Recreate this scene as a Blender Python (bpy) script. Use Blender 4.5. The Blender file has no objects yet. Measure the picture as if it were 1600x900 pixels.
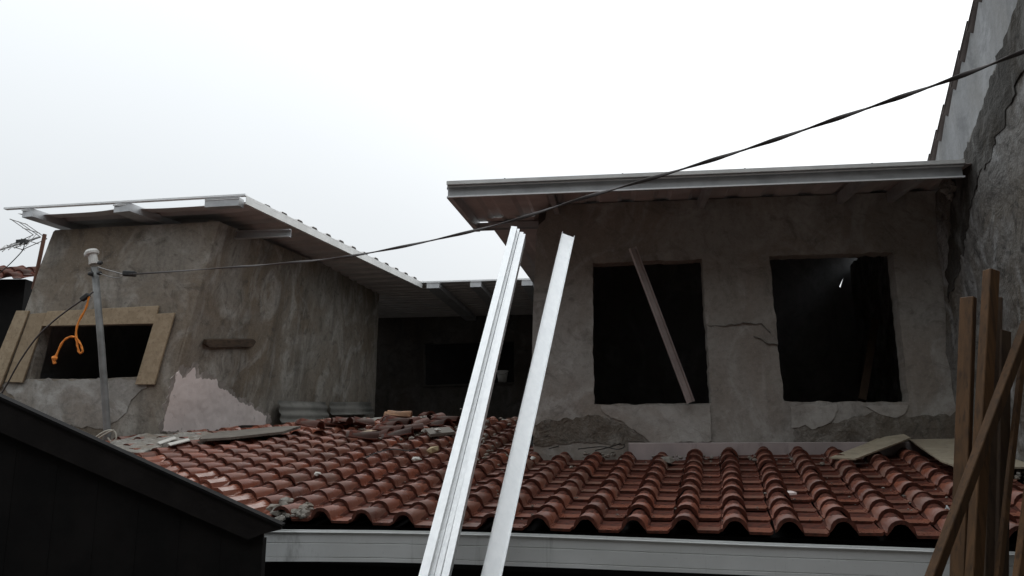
import bpy, math, random
from mathutils import Vector as V, Matrix, noise, geometry
rnd = random.Random(7)
R = math.radians
sc = bpy.context.scene
COL = sc.collection

# ------------------------------------------------------------------ camera, world, sun, exposure
H = 3.3                       # camera height above the yard
F, PITCH = 1250.0, R(10.87)   # focal length in pixels of the 1600 px wide photograph
cam = bpy.data.cameras.new('camera')
cam.sensor_width = 36; cam.lens = F/1600*36; cam.clip_start = .05; cam.clip_end = 2000
camo = bpy.data.objects.new('camera', cam); COL.objects.link(camo)
camo.location = (0, 0, H); camo.rotation_euler = (R(90)+PITCH, 0, 0)
sc.camera = camo
SUN_AZ, SUN_EL = R(24), R(38)     # azimuth clockwise from +Y
w = bpy.data.worlds.new('World'); sc.world = w; w.use_nodes = True
wn, wl = w.node_tree.nodes, w.node_tree.links
bg = wn['Background']
sky = wn.new('ShaderNodeTexSky'); sky.sky_type = 'NISHITA'; sky.sun_disc = False
sky.sun_elevation = SUN_EL; sky.sun_rotation = SUN_AZ; sky.altitude = 0
sky.air_density = 1.0; sky.dust_density = 6.0; sky.ozone_density = 1.0
hs = wn.new('ShaderNodeHueSaturation'); hs.inputs['Saturation'].default_value = .16
wl.new(sky.outputs[0], hs.inputs['Color'])
# an overcast deck: mostly even cloud light with the hazy sky glowing through, softly mottled
tc = wn.new('ShaderNodeTexCoord'); nz = wn.new('ShaderNodeTexNoise'); nz.inputs['Scale'].default_value = 1.6
nz.inputs['Detail'].default_value = 4
wl.new(tc.outputs['Generated'], nz.inputs['Vector'])
mr = wn.new('ShaderNodeMapRange'); mr.inputs[3].default_value = .94; mr.inputs[4].default_value = 1.04
wl.new(nz.outputs['Fac'], mr.inputs[0])
mx = wn.new('ShaderNodeMix'); mx.data_type = 'RGBA'; mx.inputs[0].default_value = .86
mx.inputs[7].default_value = (8.0, 8.35, 8.6, 1)
wl.new(hs.outputs[0], mx.inputs[6])
ml = wn.new('ShaderNodeMix'); ml.data_type = 'RGBA'; ml.blend_type = 'MULTIPLY'; ml.inputs[0].default_value = 1
wl.new(mx.outputs[2], ml.inputs[6]); wl.new(mr.outputs[0], ml.inputs[7])
wl.new(ml.outputs[2], bg.inputs['Color']); bg.inputs['Strength'].default_value = .10
sx_ = wn.new('ShaderNodeSeparateXYZ'); wl.new(tc.outputs['Generated'], sx_.inputs[0])
mz = wn.new('ShaderNodeMapRange'); mz.inputs[1].default_value = 0; mz.inputs[2].default_value = 1; mz.inputs[3].default_value = .83; mz.inputs[4].default_value = 2.2
zz = wn.new('ShaderNodeMath'); zz.operation = 'POWER'; zz.inputs[1].default_value = 1.6; zz.use_clamp = True
wl.new(sx_.outputs[2], zz.inputs[0]); wl.new(zz.outputs[0], mz.inputs[0])
m2 = wn.new('ShaderNodeMix'); m2.data_type = 'RGBA'; m2.blend_type = 'MULTIPLY'; m2.inputs[0].default_value = 1
m2.inputs[6].default_value = (8.75, 9.2, 9.55, 1); wl.new(mz.outputs[0], m2.inputs[7]); wl.new(m2.outputs[2], mx.inputs[7])
sun = bpy.data.lights.new('sun', 'SUN'); sun.energy = .5; sun.angle = R(40); sun.color = (1, .97, .92)
suno = bpy.data.objects.new('sun', sun); COL.objects.link(suno)
sd = V((math.sin(SUN_AZ)*math.cos(SUN_EL), math.cos(SUN_AZ)*math.cos(SUN_EL), math.sin(SUN_EL)))
suno.rotation_euler = sd.to_track_quat('Z', 'Y').to_euler(); suno.location = (0, 0, 30)
sc.view_settings.view_transform = 'Standard'; sc.view_settings.look = 'None'
sc.view_settings.exposure = 0; sc.view_settings.gamma = 1

# ------------------------------------------------------------------ surveying: photograph measurements -> metres
CAM = V((0, 0, H))
def ray(u, v):
    cx, cy = (u-800)/F, (450-v)/F
    return V((cx, math.cos(PITCH)-cy*math.sin(PITCH), math.sin(PITCH)+cy*math.cos(PITCH)))
def at(u, v, Y): r = ray(u, v); return CAM+r*(Y/r.y)
def hit(u, v, p0, n): r = ray(u, v); return CAM+r*((p0-CAM).dot(n)/r.dot(n))
def proj(P):
    d = P-CAM
    f = d.y*math.cos(PITCH)+d.z*math.sin(PITCH); c = -d.y*math.sin(PITCH)+d.z*math.cos(PITCH)
    return 800+F*d.x/f, 450-F*c/f, f
Z = V((0, 0, 1))
def dirs(deg): a = R(deg); return V((math.cos(a), -math.sin(a), 0)), V((math.sin(a), math.cos(a), 0))

# ------------------------------------------------------------------ objects
def thing(name, label, cat, loc, group=None):
    o = bpy.data.objects.new(name, None); COL.objects.link(o); o.location = loc
    o.empty_display_size = .1
    o['label'] = label; o['category'] = cat
    if group: o['group'] = group
    return o
def tag(o, label=None, cat=None, group=None, kind=None):
    for k, x in (('label', label), ('category', cat), ('group', group), ('kind', kind)):
        if x: o[k] = x
    return o
def origin(o):
    p = V((0, 0, 0))
    while o: p = p+V(o.location); o = o.parent
    return p
class MB:
    def __init__(s): s.v = []; s.f = []
    def add(s, vs, fs):
        b = len(s.v); s.v += [V(p) for p in vs]; s.f += [tuple(b+i for i in f) for f in fs]; return s
    def hexa(s, p):          # 8 points: 4 bottom, 4 top
        return s.add(p, [(3, 2, 1, 0), (4, 5, 6, 7), (0, 1, 5, 4), (1, 2, 6, 5), (2, 3, 7, 6), (3, 0, 4, 7)])
    def bar(s, a, b, sx, sy, side):   # box from a to b; side = direction of its width sx
        a, b = V(a), V(b); t = (b-a).normalized(); x = V(side); x = (x-t*x.dot(t)).normalized(); y = t.cross(x)
        q = [(-1, -1), (1, -1), (1, 1), (-1, 1)]
        return s.hexa([a+x*(i*sx/2)+y*(j*sy/2) for i, j in q]+[b+x*(i*sx/2)+y*(j*sy/2) for i, j in q])
    def prism(s, poly, n, d):         # polygon extruded by d along n
        poly = [V(p) for p in poly]; k = len(poly)
        nn = geometry.normal(poly) if k > 2 else n
        if nn.dot(n) < 0: poly.reverse()
        return s.add(poly+[p+n*d for p in poly],
                     [tuple(range(k-1, -1, -1)), tuple(range(k, 2*k))]+[(i, (i+1) % k, k+(i+1) % k, k+i) for i in range(k)])
    def tube(s, pts, r, seg=8, flat=1.0, twist=0.0, cap=True):
        pts = [V(p) for p in pts]; k = len(pts); rr = r if isinstance(r, (list, tuple)) else [r]*k
        up = V((0, 0, 1)); vs = []
        for i, p in enumerate(pts):
            t = (pts[min(i+1, k-1)]-pts[max(i-1, 0)]).normalized()
            if abs(t.z) > .95: up = V((0, 1, 0))
            x = t.cross(up).normalized(); y = x.cross(t)
            tw = twist*i
            for j in range(seg):
                a = 2*math.pi*j/seg; c, d = math.cos(a)*rr[i], math.sin(a)*rr[i]*flat
                c, d = c*math.cos(tw)-d*math.sin(tw), c*math.sin(tw)+d*math.cos(tw)
                vs.append(p+x*c+y*d)
        fs = [(i*seg+j, i*seg+(j+1) % seg, (i+1)*seg+(j+1) % seg, (i+1)*seg+j) for i in range(k-1) for j in range(seg)]
        if cap: fs += [tuple(range(seg-1, -1, -1)), tuple((k-1)*seg+j for j in range(seg))]
        return s.add(vs, fs)
    def extrude(s, prof, a, b, x, y):   # closed 2D profile carried from a to b with axes x, y
        k = len(prof)
        vs = [V(a)+x*p+y*q for p, q in prof]+[V(b)+x*p+y*q for p, q in prof]
        return s.add(vs, [(i, (i+1) % k, k+(i+1) % k, k+i) for i in range(k)]+[tuple(range(k-1, -1, -1)), tuple(range(k, 2*k))])
    def rock(s, c, r, seed, flat=.6):
        t = (1+5**.5)/2
        ico = [(-1, t, 0), (1, t, 0), (-1, -t, 0), (1, -t, 0), (0, -1, t), (0, 1, t), (0, -1, -t), (0, 1, -t), (t, 0, -1), (t, 0, 1), (-t, 0, -1), (-t, 0, 1)]
        fc = [(0, 11, 5), (0, 5, 1), (0, 1, 7), (0, 7, 10), (0, 10, 11), (1, 5, 9), (5, 11, 4), (11, 10, 2), (10, 7, 6), (7, 1, 8), (3, 9, 4), (3, 4, 2), (3, 2, 6), (3, 6, 8), (3, 8, 9), (4, 9, 5), (2, 4, 11), (6, 2, 10), (8, 6, 7), (9, 8, 1)]
        g = random.Random(seed); rot = Matrix.Rotation(g.random()*6, 3, 'Z')
        sx, sy = g.uniform(.7, 1.3), g.uniform(.6, 1.1)
        return s.add([V(c)+rot@V((a*sx, b*sy, d*flat))*(r/1.9*g.uniform(.75, 1.2)) for a, b, d in ico], fc)
    def build(s, name, mat, parent=None, smooth=False, bevel=0, label=None):
        o0 = origin(parent) if parent else V((0, 0, 0))
        me = bpy.data.meshes.new(name); me.from_pydata([tuple(p-o0) for p in s.v], [], s.f); me.update()
        if smooth:
            for p in me.polygons: p.use_smooth = True
        me.materials.append(mat)
        o = bpy.data.objects.new(name, me); COL.objects.link(o)
        if parent: o.parent = parent
        if bevel:
            m = o.modifiers.new('bevel', 'BEVEL'); m.width = bevel; m.segments = 1; m.limit_method = 'ANGLE'
        if label: o['label'] = label
        return o
def inside(p, poly):
    c = False; n = len(poly); x, y = p
    for i in range(n):
        x1, y1 = poly[i]; x2, y2 = poly[i-1]
        if (y1 > y) != (y2 > y) and x < (x2-x1)*(y-y1)/(y2-y1)+x1: c = not c
    return c
def dens(poly, sp, jag=0, seed=0):
    out = []; n = len(poly)
    for i in range(n):
        a, b = V(poly[i]), V(poly[(i+1) % n]); d = b-a; L = d.length
        if L < 1e-9: continue
        k = max(1, int(L/sp)); nn = V((-d.y, d.x))/L
        for j in range(k):
            p = a+d*(j/k)
            if jag:
                q = V((p.x*9, p.y*9, seed)); f = noise.noise(q)*.6+noise.noise(q*3.1)*.4+noise.noise(q*8)*.25
                p = p+nn*f*jag
            out.append((p.x, p.y))
    return out
def slab(outline, holes, O, ex, ey, n, thick, sp=.05, amp=.006, fr=3.0, jag=0, hjag=.006, seed=0, mb=None):
    """a plastered slab: outline and holes in the plane (ex, ey) at O, front face towards n with real unevenness, body behind it"""
    mb = mb or MB()
    loops = [dens(outline, sp, jag, seed)]+[dens(h, sp*.6, hjag, seed+5) for h in holes]
    pts = []; edges = []; lidx = []
    for lp in loops:
        b = len(pts); k = len(lp); pts += lp; edges += [(b+i, b+(i+1) % k) for i in range(k)]; lidx.append((b, k))
    xs = [p[0] for p in loops[0]]; ys = [p[1] for p in loops[0]]
    g = random.Random(seed+1)
    y = min(ys)+sp/2
    while y < max(ys):
        x = min(xs)+sp/2
        while x < max(xs):
            q = (x+g.uniform(-.25, .25)*sp, y+g.uniform(-.25, .25)*sp)
            if inside(q, loops[0]) and not any(inside(q, h) for h in loops[1:]): pts.append(q)
            x += sp
        y += sp
    r = geometry.delaunay_2d_cdt([V(p) for p in pts], edges, [], 0, 1e-5)
    vo, fo, orig = r[0], r[2], r[3]
    back = {}
    for i, os_ in enumerate(orig):
        for k in os_: back[k] = i
    tri = []
    for f in fo:
        c = sum((vo[i] for i in f), V((0, 0)))/len(f)
        if inside(c, loops[0]) and not any(inside(c, h) for h in loops[1:]): tri.append(tuple(f))
    P0 = [O+ex*p.x+ey*p.y for p in vo]
    fr_ = [p+n*(amp*(noise.noise(p*fr)+.5*noise.noise(p*fr*2.7)+.25*noise.noise(p*fr*7))) for p in P0]
    bk = [p-n*thick for p in P0]
    N = len(vo); flip = ex.cross(ey).dot(n) < 0
    fs = []
    for t in tri:
        t2 = t[::-1] if flip else t
        fs.append(t2); fs.append(tuple(i+N for i in t2[::-1]))
    for b, k in lidx:
        for i in range(k):
            a, c = back[b+i], back[b+(i+1) % k]
            if a != c: fs.append((a, a+N, c+N, c))
    return mb.add(fr_+bk, fs)

# ------------------------------------------------------------------ materials
class Mat:
    def __init__(s, name, rough=.8, metal=0, spec=.5):
        s.m = bpy.data.materials.new(name); s.m.use_nodes = True
        s.n = s.m.node_tree.nodes; s.l = s.m.node_tree.links
        s.b = s.n['Principled BSDF']; s.b.inputs['Roughness'].default_value = rough
        s.b.inputs['Metallic'].default_value = metal; s.b.inputs['Specular IOR Level'].default_value = spec
        s.tc = s.n.new('ShaderNodeTexCoord'); s.bump_in = None
    def noise(s, scale, detail=5, rough=.6, stretch=(1, 1, 1), dist=0):
        mp = s.n.new('ShaderNodeMapping'); mp.inputs['Scale'].default_value = stretch
        s.l.new(s.tc.outputs['Object'], mp.inputs['Vector'])
        t = s.n.new('ShaderNodeTexNoise'); t.inputs['Scale'].default_value = scale
        t.inputs['Detail'].default_value = detail; t.inputs['Roughness'].default_value = rough
        t.inputs['Distortion'].default_value = dist
        s.l.new(mp.outputs[0], t.inputs['Vector']); return t.outputs['Fac']
    def ramp(s, fac, lo, hi, a=0., b=1.):
        r = s.n.new('ShaderNodeMapRange'); r.interpolation_type = 'SMOOTHSTEP'
        for i, x in enumerate((lo, hi, a, b)): r.inputs[i+1].default_value = x
        s.l.new(fac, r.inputs[0]); return r.outputs[0]
    def mix(s, fac, a, b, mode='MIX'):
        m = s.n.new('ShaderNodeMix'); m.data_type = 'RGBA'; m.blend_type = mode
        if isinstance(fac, (int, float)): m.inputs[0].default_value = fac
        else: s.l.new(fac, m.inputs[0])
        for i, x in ((6, a), (7, b)):
            if isinstance(x, tuple): m.inputs[i].default_value = (*x, 1)
            else: s.l.new(x, m.inputs[i])
        return m.outputs[2]
    def math(s, op, a, b):
        m = s.n.new('ShaderNodeMath'); m.operation = op
        for i, x in enumerate((a, b)):
            if isinstance(x, (int, float)): m.inputs[i].default_value = x
            else: s.l.new(x, m.inputs[i])
        return m.outputs[0]
    def color(s, c):
        if isinstance(c, tuple): s.b.inputs['Base Color'].default_value = (*c, 1)
        else: s.l.new(c, s.b.inputs['Base Color'])
        return s
    def rough(s, r): s.l.new(r, s.b.inputs['Roughness']); return s
    def bump(s, h, strength=.3, dist=.01):
        b = s.n.new('ShaderNodeBump'); b.inputs['Strength'].default_value = strength; b.inputs['Distance'].default_value = dist
        s.l.new(h, b.inputs['Height'])
        if s.bump_in: s.l.new(s.bump_in, b.inputs['Normal'])
        s.bump_in = b.outputs[0]; s.l.new(s.bump_in, s.b.inputs['Normal']); return s

def plaster(name, base, dark, pale, brown, streak=.5, seed=(1, 1, 1), coarse=1.0):
    m = Mat(name, .92, spec=.25)
    c = m.mix(m.ramp(m.noise(.9, 4, .55, seed, .6), .36, .64), base, brown)            # batches of render
    c = m.mix(m.ramp(m.noise(1.9, 6, .6, (seed[0], seed[1], seed[2]*.8), 1.5), .46, .66, 0, .8), c, pale)
    c = m.mix(m.ramp(m.noise(3.2, 7, .68, seed, 2.2), .50, .70, 0, .7), c, dark)       # trowelled, damp blotches
    c = m.mix(m.ramp(m.noise(3.4, 5, .62, (1, 1, .12), .3), .50, .70, 0, streak), c, dark)   # runs of water
    c = m.mix(m.ramp(m.noise(7.0, 4, .6, (1, 1, .10), .2), .58, .72, 0, streak*.7), c, pale)
    c = m.mix(m.ramp(m.noise(24, 6, .75), .42, .74, 0, .45), c, dark)
    c = m.mix(m.ramp(m.noise(70, 4, .7), .52, .72, 0, .35), c, pale)
    m.color(c)
    m.bump(m.noise(5, 6, .62, (1, 1, 1), 1.2), .55, .014*coarse).bump(m.noise(40, 5, .65), .5, .004*coarse)
    return m.m
M = {}
M['plaster_r'] = plaster('grey_render', (.34, .325, .30), (.16, .148, .132), (.45, .435, .41), (.285, .25, .215), .35)
M['plaster_l'] = plaster('brown_grey_render', (.275, .25, .215), (.085, .075, .064), (.42, .395, .355), (.215, .17, .125), .5, (.8, 1.2, .9))
M['party'] = plaster('mossy_render', (.185, .178, .168), (.022, .021, .02), (.38, .38, .375), (.15, .13, .105), .35, (1.4, 1.4, 1.1), 6)
M['moss'] = plaster('black_moss', (.065, .062, .057), (.022, .021, .02), (.16, .158, .15), (.045, .038, .03), .8, (2, 2, 1), 4)
M['gable'] = plaster('smooth_grey_render', (.27, .28, .29), (.15, .155, .16), (.36, .37, .38), (.24, .235, .22), .6, (.6, .6, .4), .5)
M['rough'] = plaster('rough_masonry', (.20, .185, .16), (.06, .055, .048), (.30, .28, .25), (.15, .125, .10), .2, (2, 2, 2), 5)
M['smear'] = plaster('smeared_paint', (.36, .315, .285), (.20, .18, .16), (.55, .48, .445), (.27, .24, .21), .6, (1.5, 1.5, .5))
M['ridge'] = Mat('ridge_grey', .95).color((.15, .14, .125)).m
M['patch'] = plaster('pale_mortar', (.41, .395, .365), (.24, .225, .205), (.48, .465, .44), (.35, .315, .28), .2)
M['back'] = plaster('dark_render', (.10, .092, .083), (.04, .037, .034), (.14, .13, .12), (.085, .07, .058), .5)  # dark base colour with random mottling
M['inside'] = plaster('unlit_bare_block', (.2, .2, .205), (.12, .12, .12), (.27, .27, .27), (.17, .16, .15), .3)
M['black'] = Mat('black_tar_and_shade', .85, spec=.15).m
m = Mat('black_tar_and_shade', .85, spec=.12)
m.color(m.mix(m.ramp(m.noise(3, 6), .4, .7), (.010, .0095, .0095), (.016, .0145, .014))); m.bump(m.noise(30), .3, .004); M['black'] = m.m  # tar paint on the shed; under the eaves this black stands in for shade
m = Mat('barge_paint_and_room_shade', .8, spec=.12)
m.color(m.mix(m.ramp(m.noise(5, 6), .4, .7), (.016, .014, .0135), (.024, .021, .02))); m.bump(m.noise(30), .3, .004); M['near_black'] = m.m
# pink old paint
m = Mat('old_pink_paint', .8, spec=.3)
c = m.mix(m.ramp(m.noise(2.5, 6), .4, .7), (.86, .75, .71), (.80, .70, .66))
c = m.mix(m.ramp(m.noise(7, 8, .75, (1.6, 1.6, .3), .6), .63, .70, 0, .9), c, (.2, .18, .16))
c = m.mix(m.ramp(m.noise(24, 6, .7), .62, .72, 0, .6), c, (.25, .22, .2)); m.color(c); m.bump(m.noise(30), .3, .004); M['pink'] = m.m
m = Mat('ledge_paint', .8, spec=.3)
c = m.mix(m.ramp(m.noise(2.5, 6), .4, .7), (.46, .39, .38), (.36, .31, .30))
c = m.mix(m.ramp(m.noise(8, 8, .7, (1, 1, .4)), .55, .75, 0, .7), c, (.2, .17, .16)); m.color(c); m.bump(m.noise(30), .3, .004); M['ledge'] = m.m
# clay tiles
def tile_mat(name, island):
    m = Mat(name, .4, spec=.5)
    if island: rn = m.n.new('ShaderNodeNewGeometry').outputs['Random Per Island']
    else: rn = m.n.new('ShaderNodeObjectInfo').outputs['Random']
    g = m.n.new('ShaderNodeNewGeometry').outputs['Position']
    def wn(scale, d=5, r=.65, st=(1, 1, 1)):
        mp = m.n.new('ShaderNodeMapping'); mp.inputs['Scale'].default_value = st; m.l.new(g, mp.inputs[0])
        t = m.n.new('ShaderNodeTexNoise'); t.inputs['Scale'].default_value = scale; t.inputs['Detail'].default_value = d
        t.inputs['Roughness'].default_value = r; m.l.new(mp.outputs[0], t.inputs['Vector']); return t.outputs['Fac']
    c = m.mix(rn, (.275, .086, .048), (.165, .058, .038))
    dk_ = m.math('FRACT', m.math('MULTIPLY', rn, 7.31), 0); c = m.mix(m.ramp(dk_, .72, .98, 0, .6), c, (.12, .055, .042))
    c = m.mix(m.ramp(wn(16, 6), .4, .75, 0, .55), c, (.25, .09, .056))
    c = m.mix(m.ramp(wn(5, 7, .7), .5, .72, 0, .55), c, (.095, .045, .036))
    # builders' dust, thickest towards the foot of the walls behind and on the flat pans
    dust = m.ramp(wn(2.2, 8, .7), .40, .66, 0, .9)
    sp = m.n.new('ShaderNodeSeparateXYZ'); m.l.new(g, sp.inputs[0])
    far = m.ramp(sp.outputs[1], 4.0, 6.4, .35, .95)
    side = m.ramp(sp.outputs[0], -2.6, .3, .35, 1.)
    dm = m.math('MULTIPLY', m.math('MULTIPLY', dust, far), side)
    c = m.mix(dm, c, (.20, .14, .105))
    c = m.mix(m.ramp(wn(60, 4, .6), .64, .72, 0, .45), c, (.33, .27, .23))
    m.color(c)
    r = m.math('ADD', m.ramp(wn(9, 5), .3, .7, .17, .40), m.math('MULTIPLY', dm, .45)); m.rough(r)
    m.bump(wn(40, 5), .25, .004)
    return m.m
M['tile'] = tile_mat('clay_tile', False); M['tile_far'] = tile_mat('clay_tile_mass', True)
m = Mat('tile_edge_shade', .8, spec=.2); m.color(m.mix(m.ramp(m.noise(30, 5), .35, .7), (.12, .036, .023), (.05, .021, .015))); M['tile_edge_shade'] = m.m
m = Mat('old_tile', .75)
rn = m.n.new('ShaderNodeObjectInfo').outputs['Random']
c = m.mix(rn, (.05, .025, .019), (.15, .055, .036)); c = m.mix(m.ramp(m.noise(14, 6), .45, .7, 0, .7), c, (.085, .065, .05)); m.color(c); m.bump(m.noise(50), .3, .004); M['oldtile'] = m.m
m = Mat('ochre_tile', .75); m.color(m.mix(m.ramp(m.noise(12), .4, .7), (.30, .16, .085), (.17, .10, .06))); M['ochre'] = m.m
# metals
def metal(name, c1, c2, rough, met, streak=(1, 1, 1), spec=.5):
    m = Mat(name, rough, met, spec)
    m.color(m.mix(m.ramp(m.noise(4, 7, .65, streak), .35, .7), c1, c2))
    m.rough(m.ramp(m.noise(11, 6, .7, streak), .3, .7, rough-.07, rough+.1)); m.bump(m.noise(60, 3), .06, .002)
    return m.m
M['galv'] = metal('galvalume', (.93, .94, .94), (.86, .875, .88), .42, .4, (7, 7, .15))
M['purlin'] = metal('purlin_steel', (.60, .61, .62), (.45, .46, .47), .45, .6)
M['trim'] = metal('pale_steel_trim', (.82, .82, .80), (.66, .66, .64), .45, .3)
M['sheet'] = metal('roof_sheet_steel', (.58, .555, .54), (.47, .445, .435), .55, .15)
M['primer'] = metal('red_primer_steel', (.50, .43, .41), (.36, .30, .285), .5, .2)
M['pipe'] = metal('grey_pipe', (.22, .22, .215), (.12, .12, .115), .6, .25)
M['pvc'] = metal('white_pvc', (.72, .71, .68), (.50, .48, .44), .5, 0)
M['darkmetal'] = metal('dark_fitting', (.05, .05, .05), (.025, .025, .025), .6, .2)
M['alu'] = metal('aerial_aluminium', (.30, .29, .28), (.2, .2, .2), .5, .7)
M['rust'] = metal('rusty_mast', (.17, .075, .045), (.10, .05, .035), .8, 0)
m = Mat('gutter_paint', .45, 0, .5)
c = m.mix(m.ramp(m.noise(1.3, 5), .35, .7), (.74, .75, .745), (.60, .61, .60))
c = m.mix(m.ramp(m.noise(9, 7, .75, (1.3, 1.3, .12)), .56, .78, 0, .55), c, (.24, .25, .24))
c = m.mix(m.ramp(m.noise(2.1, 7, .7, (1, 1, .5)), .58, .70, 0, .6), c, (.25, .25, .24))
c = m.mix(m.ramp(m.noise(70, 4, .7), .62, .75, 0, .4), c, (.2, .2, .19)); m.color(c); M['gutter'] = m.m
m = Mat('asbestos_sheet', .9); c = m.mix(m.ramp(m.noise(4, 7, .7), .4, .7), (.25, .24, .215), (.15, .148, .13)); m.color(c); m.bump(m.noise(50), .3, .004); M['asb'] = m.m
# woods
def wood(name, a, b, d, st):
    m = Mat(name, .75, spec=.3)
    c = m.mix(m.ramp(m.noise(22, 7, .65, st, 1.0), .4, .6), a, b)
    rn = m.n.new('ShaderNodeObjectInfo').outputs['Random']; c = m.mix(m.math('MULTIPLY', rn, .45), c, d)
    c = m.mix(m.ramp(m.noise(3, 6, .7), .5, .75, 0, .7), c, d)
    c = m.mix(m.ramp(m.noise(60, 5, .6, st), .52, .66, 0, .75), c, d)
    m.color(c); m.bump(m.noise(40, 4, .6, st), .3, .003); return m.m
M['timber'] = wood('raw_timber', (.135, .068, .028), (.09, .046, .019), (.04, .022, .011), (1, 1, .06))
M['timber2'] = wood('dark_timber', (.085, .052, .03), (.06, .036, .021), (.035, .022, .014), (1, 1, .06))
M['board'] = wood('form_board', (.44, .345, .235), (.36, .275, .18), (.25, .19, .125), (.5, .5, .5))
M['ply'] = wood('plywood', (.46, .40, .29), (.38, .32, .23), (.27, .23, .18), (.3, .3, .3))
M['greyplank'] = wood('weathered_plank', (.21, .185, .155), (.15, .13, .11), (.09, .08, .07), (.2, 1, 1))
M['block'] = wood('rough_brown_wood', (.10, .068, .045), (.07, .048, .033), (.035, .026, .02), (.2, .2, 1))
M['mortar'] = plaster('mortar_rubble', (.23, .215, .19), (.10, .09, .08), (.36, .34, .31), (.2, .165, .13), .1, (3, 3, 3), 2)
M['chip'] = Mat('pale_chip', .8).color((.5, .48, .44)).m
M['yellow'] = Mat('ochre_stone', .85).color((.42, .33, .19)).m
M['rubber'] = Mat('cable_black', .55).color((.022, .02, .019)).m
M['cablegrey'] = Mat('cable_brown_black', .6).color((.055, .045, .042)).m
M['cablewhite'] = Mat('cable_white', .6).color((.42, .40, .34)).m
M['rope'] = Mat('orange_rope', .7).color((.75, .24, .03)).m
m = Mat('plastic_film', .2); m.color((.62, .64, .64)); m.bump(m.noise(40), .8, .01); M['film'] = m.m
m = Mat('yard_concrete', .9); m.color(m.mix(m.ramp(m.noise(.8, 8, .7), .35, .7), (.11, .105, .10), (.07, .066, .06))); m.bump(m.noise(20), .3, .01); M['ground'] = m.m

# ------------------------------------------------------------------ ground
g = MB(); g.add([(-400, -400, 0), (400, -400, 0), (400, 400, 0), (-400, 400, 0)], [(0, 1, 2, 3)])
tag(g.build('ground', M['ground']), 'bare concrete yard below the houses', kind='structure')

# ------------------------------------------------------------------ unseen house across the narrow lane, added and sized to block the low sky
oh = thing('unseen_lane_house', 'unseen tall house across the narrow lane, added to block the low sky', 'house', (0, -2.6, 0))
def obox(x0, x1, y0, y1, z0, z1): return MB().hexa([(x0, y0, z0), (x1, y0, z0), (x1, y1, z0), (x0, y1, z0), (x0, y0, z1), (x1, y0, z1), (x1, y1, z1), (x0, y1, z1)])
obox(-26, 24, -9, -2.6, 0, 9.8).build('wall', M['back'], oh)  # wall kept dark so it bounces little light
obox(-26.3, 24.3, -9.3, -2.2, 9.804, 9.95).build('roof', M['sheet'], oh)
for i in range(5):
    wf = obox(-8.7+i*4, -7.3+i*4, -2.6+.004, -2.55, 3.9, 5.3).build('window', M['board'], oh)
    obox(-8.62+i*4, -7.38+i*4, -2.545, -2.54, 3.98, 5.22).build('pane', M['inside'], wf)

# ------------------------------------------------------------------ frames of reference (camera height taken off photograph rays)
UP = V((0, 0, H))
eT, nT = dirs(14.55)                       # tiled roof: along the eave, and up the slope in plan
SL = math.tan(R(8.5)); E0 = V((.57, 4.0, -.428))+UP
upT = (nT+Z*SL).normalized(); NT = eT.cross(upT)
def T(t, s, h=0): return E0+eT*t+nT*s+Z*(SL*s)+NT*h
def onT(u, v, h=0): return hit(u, v, E0+NT*h, NT)
def ts(P): return (P-E0).dot(eT), (P-E0).dot(nT)
eR, dR = dirs(7.4)                         # right wing
PR = V((1.6258, 5.9238, -.0592))+UP
def onR(u, v, off=0): return hit(u, v, PR-dR*off, dR)
def r2(u, v): P = onR(u, v)-PR; return P.dot(eR), P.z
eL, dL = dirs(10.0)                        # left wing front
PL = at(250, 675, 8.1)
def onL(u, v, off=0): return hit(u, v, PL-dL*off, dL)
def l2(u, v): P = onL(u, v)-PL; return P.dot(eL), P.z

# ------------------------------------------------------------------ corrugated sheet
def corr(O, a, b, la, lb, pitch, h, mb, sag=None, na=6, trap=True):
    """ribs run along a (length la), repeat along b (length lb)"""
    a, b = a.normalized(), b.normalized(); n = a.cross(b)
    if n.z < 0: n = -n
    prof = []; k = int(lb/pitch)+1
    for i in range(k):
        for f, q in (((0, 0), (.5, 0), (.62, 1), (.88, 1)) if trap else tuple((j/6, .5+.5*math.cos(j/6*2*math.pi)) for j in range(6))):
            x = (i+f)*pitch
            if x <= lb: prof.append((x, q*h))
    prof.append((lb, prof[-1][1]))
    m = len(prof); top = []
    for i in range(na+1):
        for x, q in prof:
            p = O+a*(la*i/na)+b*x+n*q
            if sag: p = p+Z*sag(i/na, x/lb)
            top.append(p)
    th = .003
    vs = top+[p-n*th for p in top]; K = len(top); fs = []
    for i in range(na):
        for j in range(m-1):
            q = (i*m+j, i*m+j+1, (i+1)*m+j+1, (i+1)*m+j); fs.append(q); fs.append(tuple(x+K for x in q[::-1]))
    for i in range(na):
        for j in (0, m-1): fs.append((i*m+j, (i+1)*m+j, (i+1)*m+j+K, i*m+j+K))
    for j in range(m-1):
        for i in (0, na): fs.append((i*m+j, i*m+j+1, i*m+j+1+K, i*m+j+K))
    return mb.add(vs, fs)
def cprof(w, h, lip=.012, t=.004):   # C section: web on x (width w) at y=0, flanges towards +y, lips inwards; closed outline
    a = w/2
    return [(-a, 0), (a, 0), (a, h), (a-lip, h), (a-lip, h-t), (a-t, h-t), (a-t, t), (-a+t, t), (-a+t, h-t), (-a+lip, h-t), (-a+lip, h), (-a, h)]
def chan(mb, a, b, w, h, face, lip=.012, t=.004):
    a, b = V(a), V(b); tn = (b-a).normalized(); y = V(face); y = (y-tn*y.dot(tn)).normalized(); x = y.cross(tn)
    return mb.extrude(cprof(w, h, lip, t), a, b, x, y)

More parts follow.
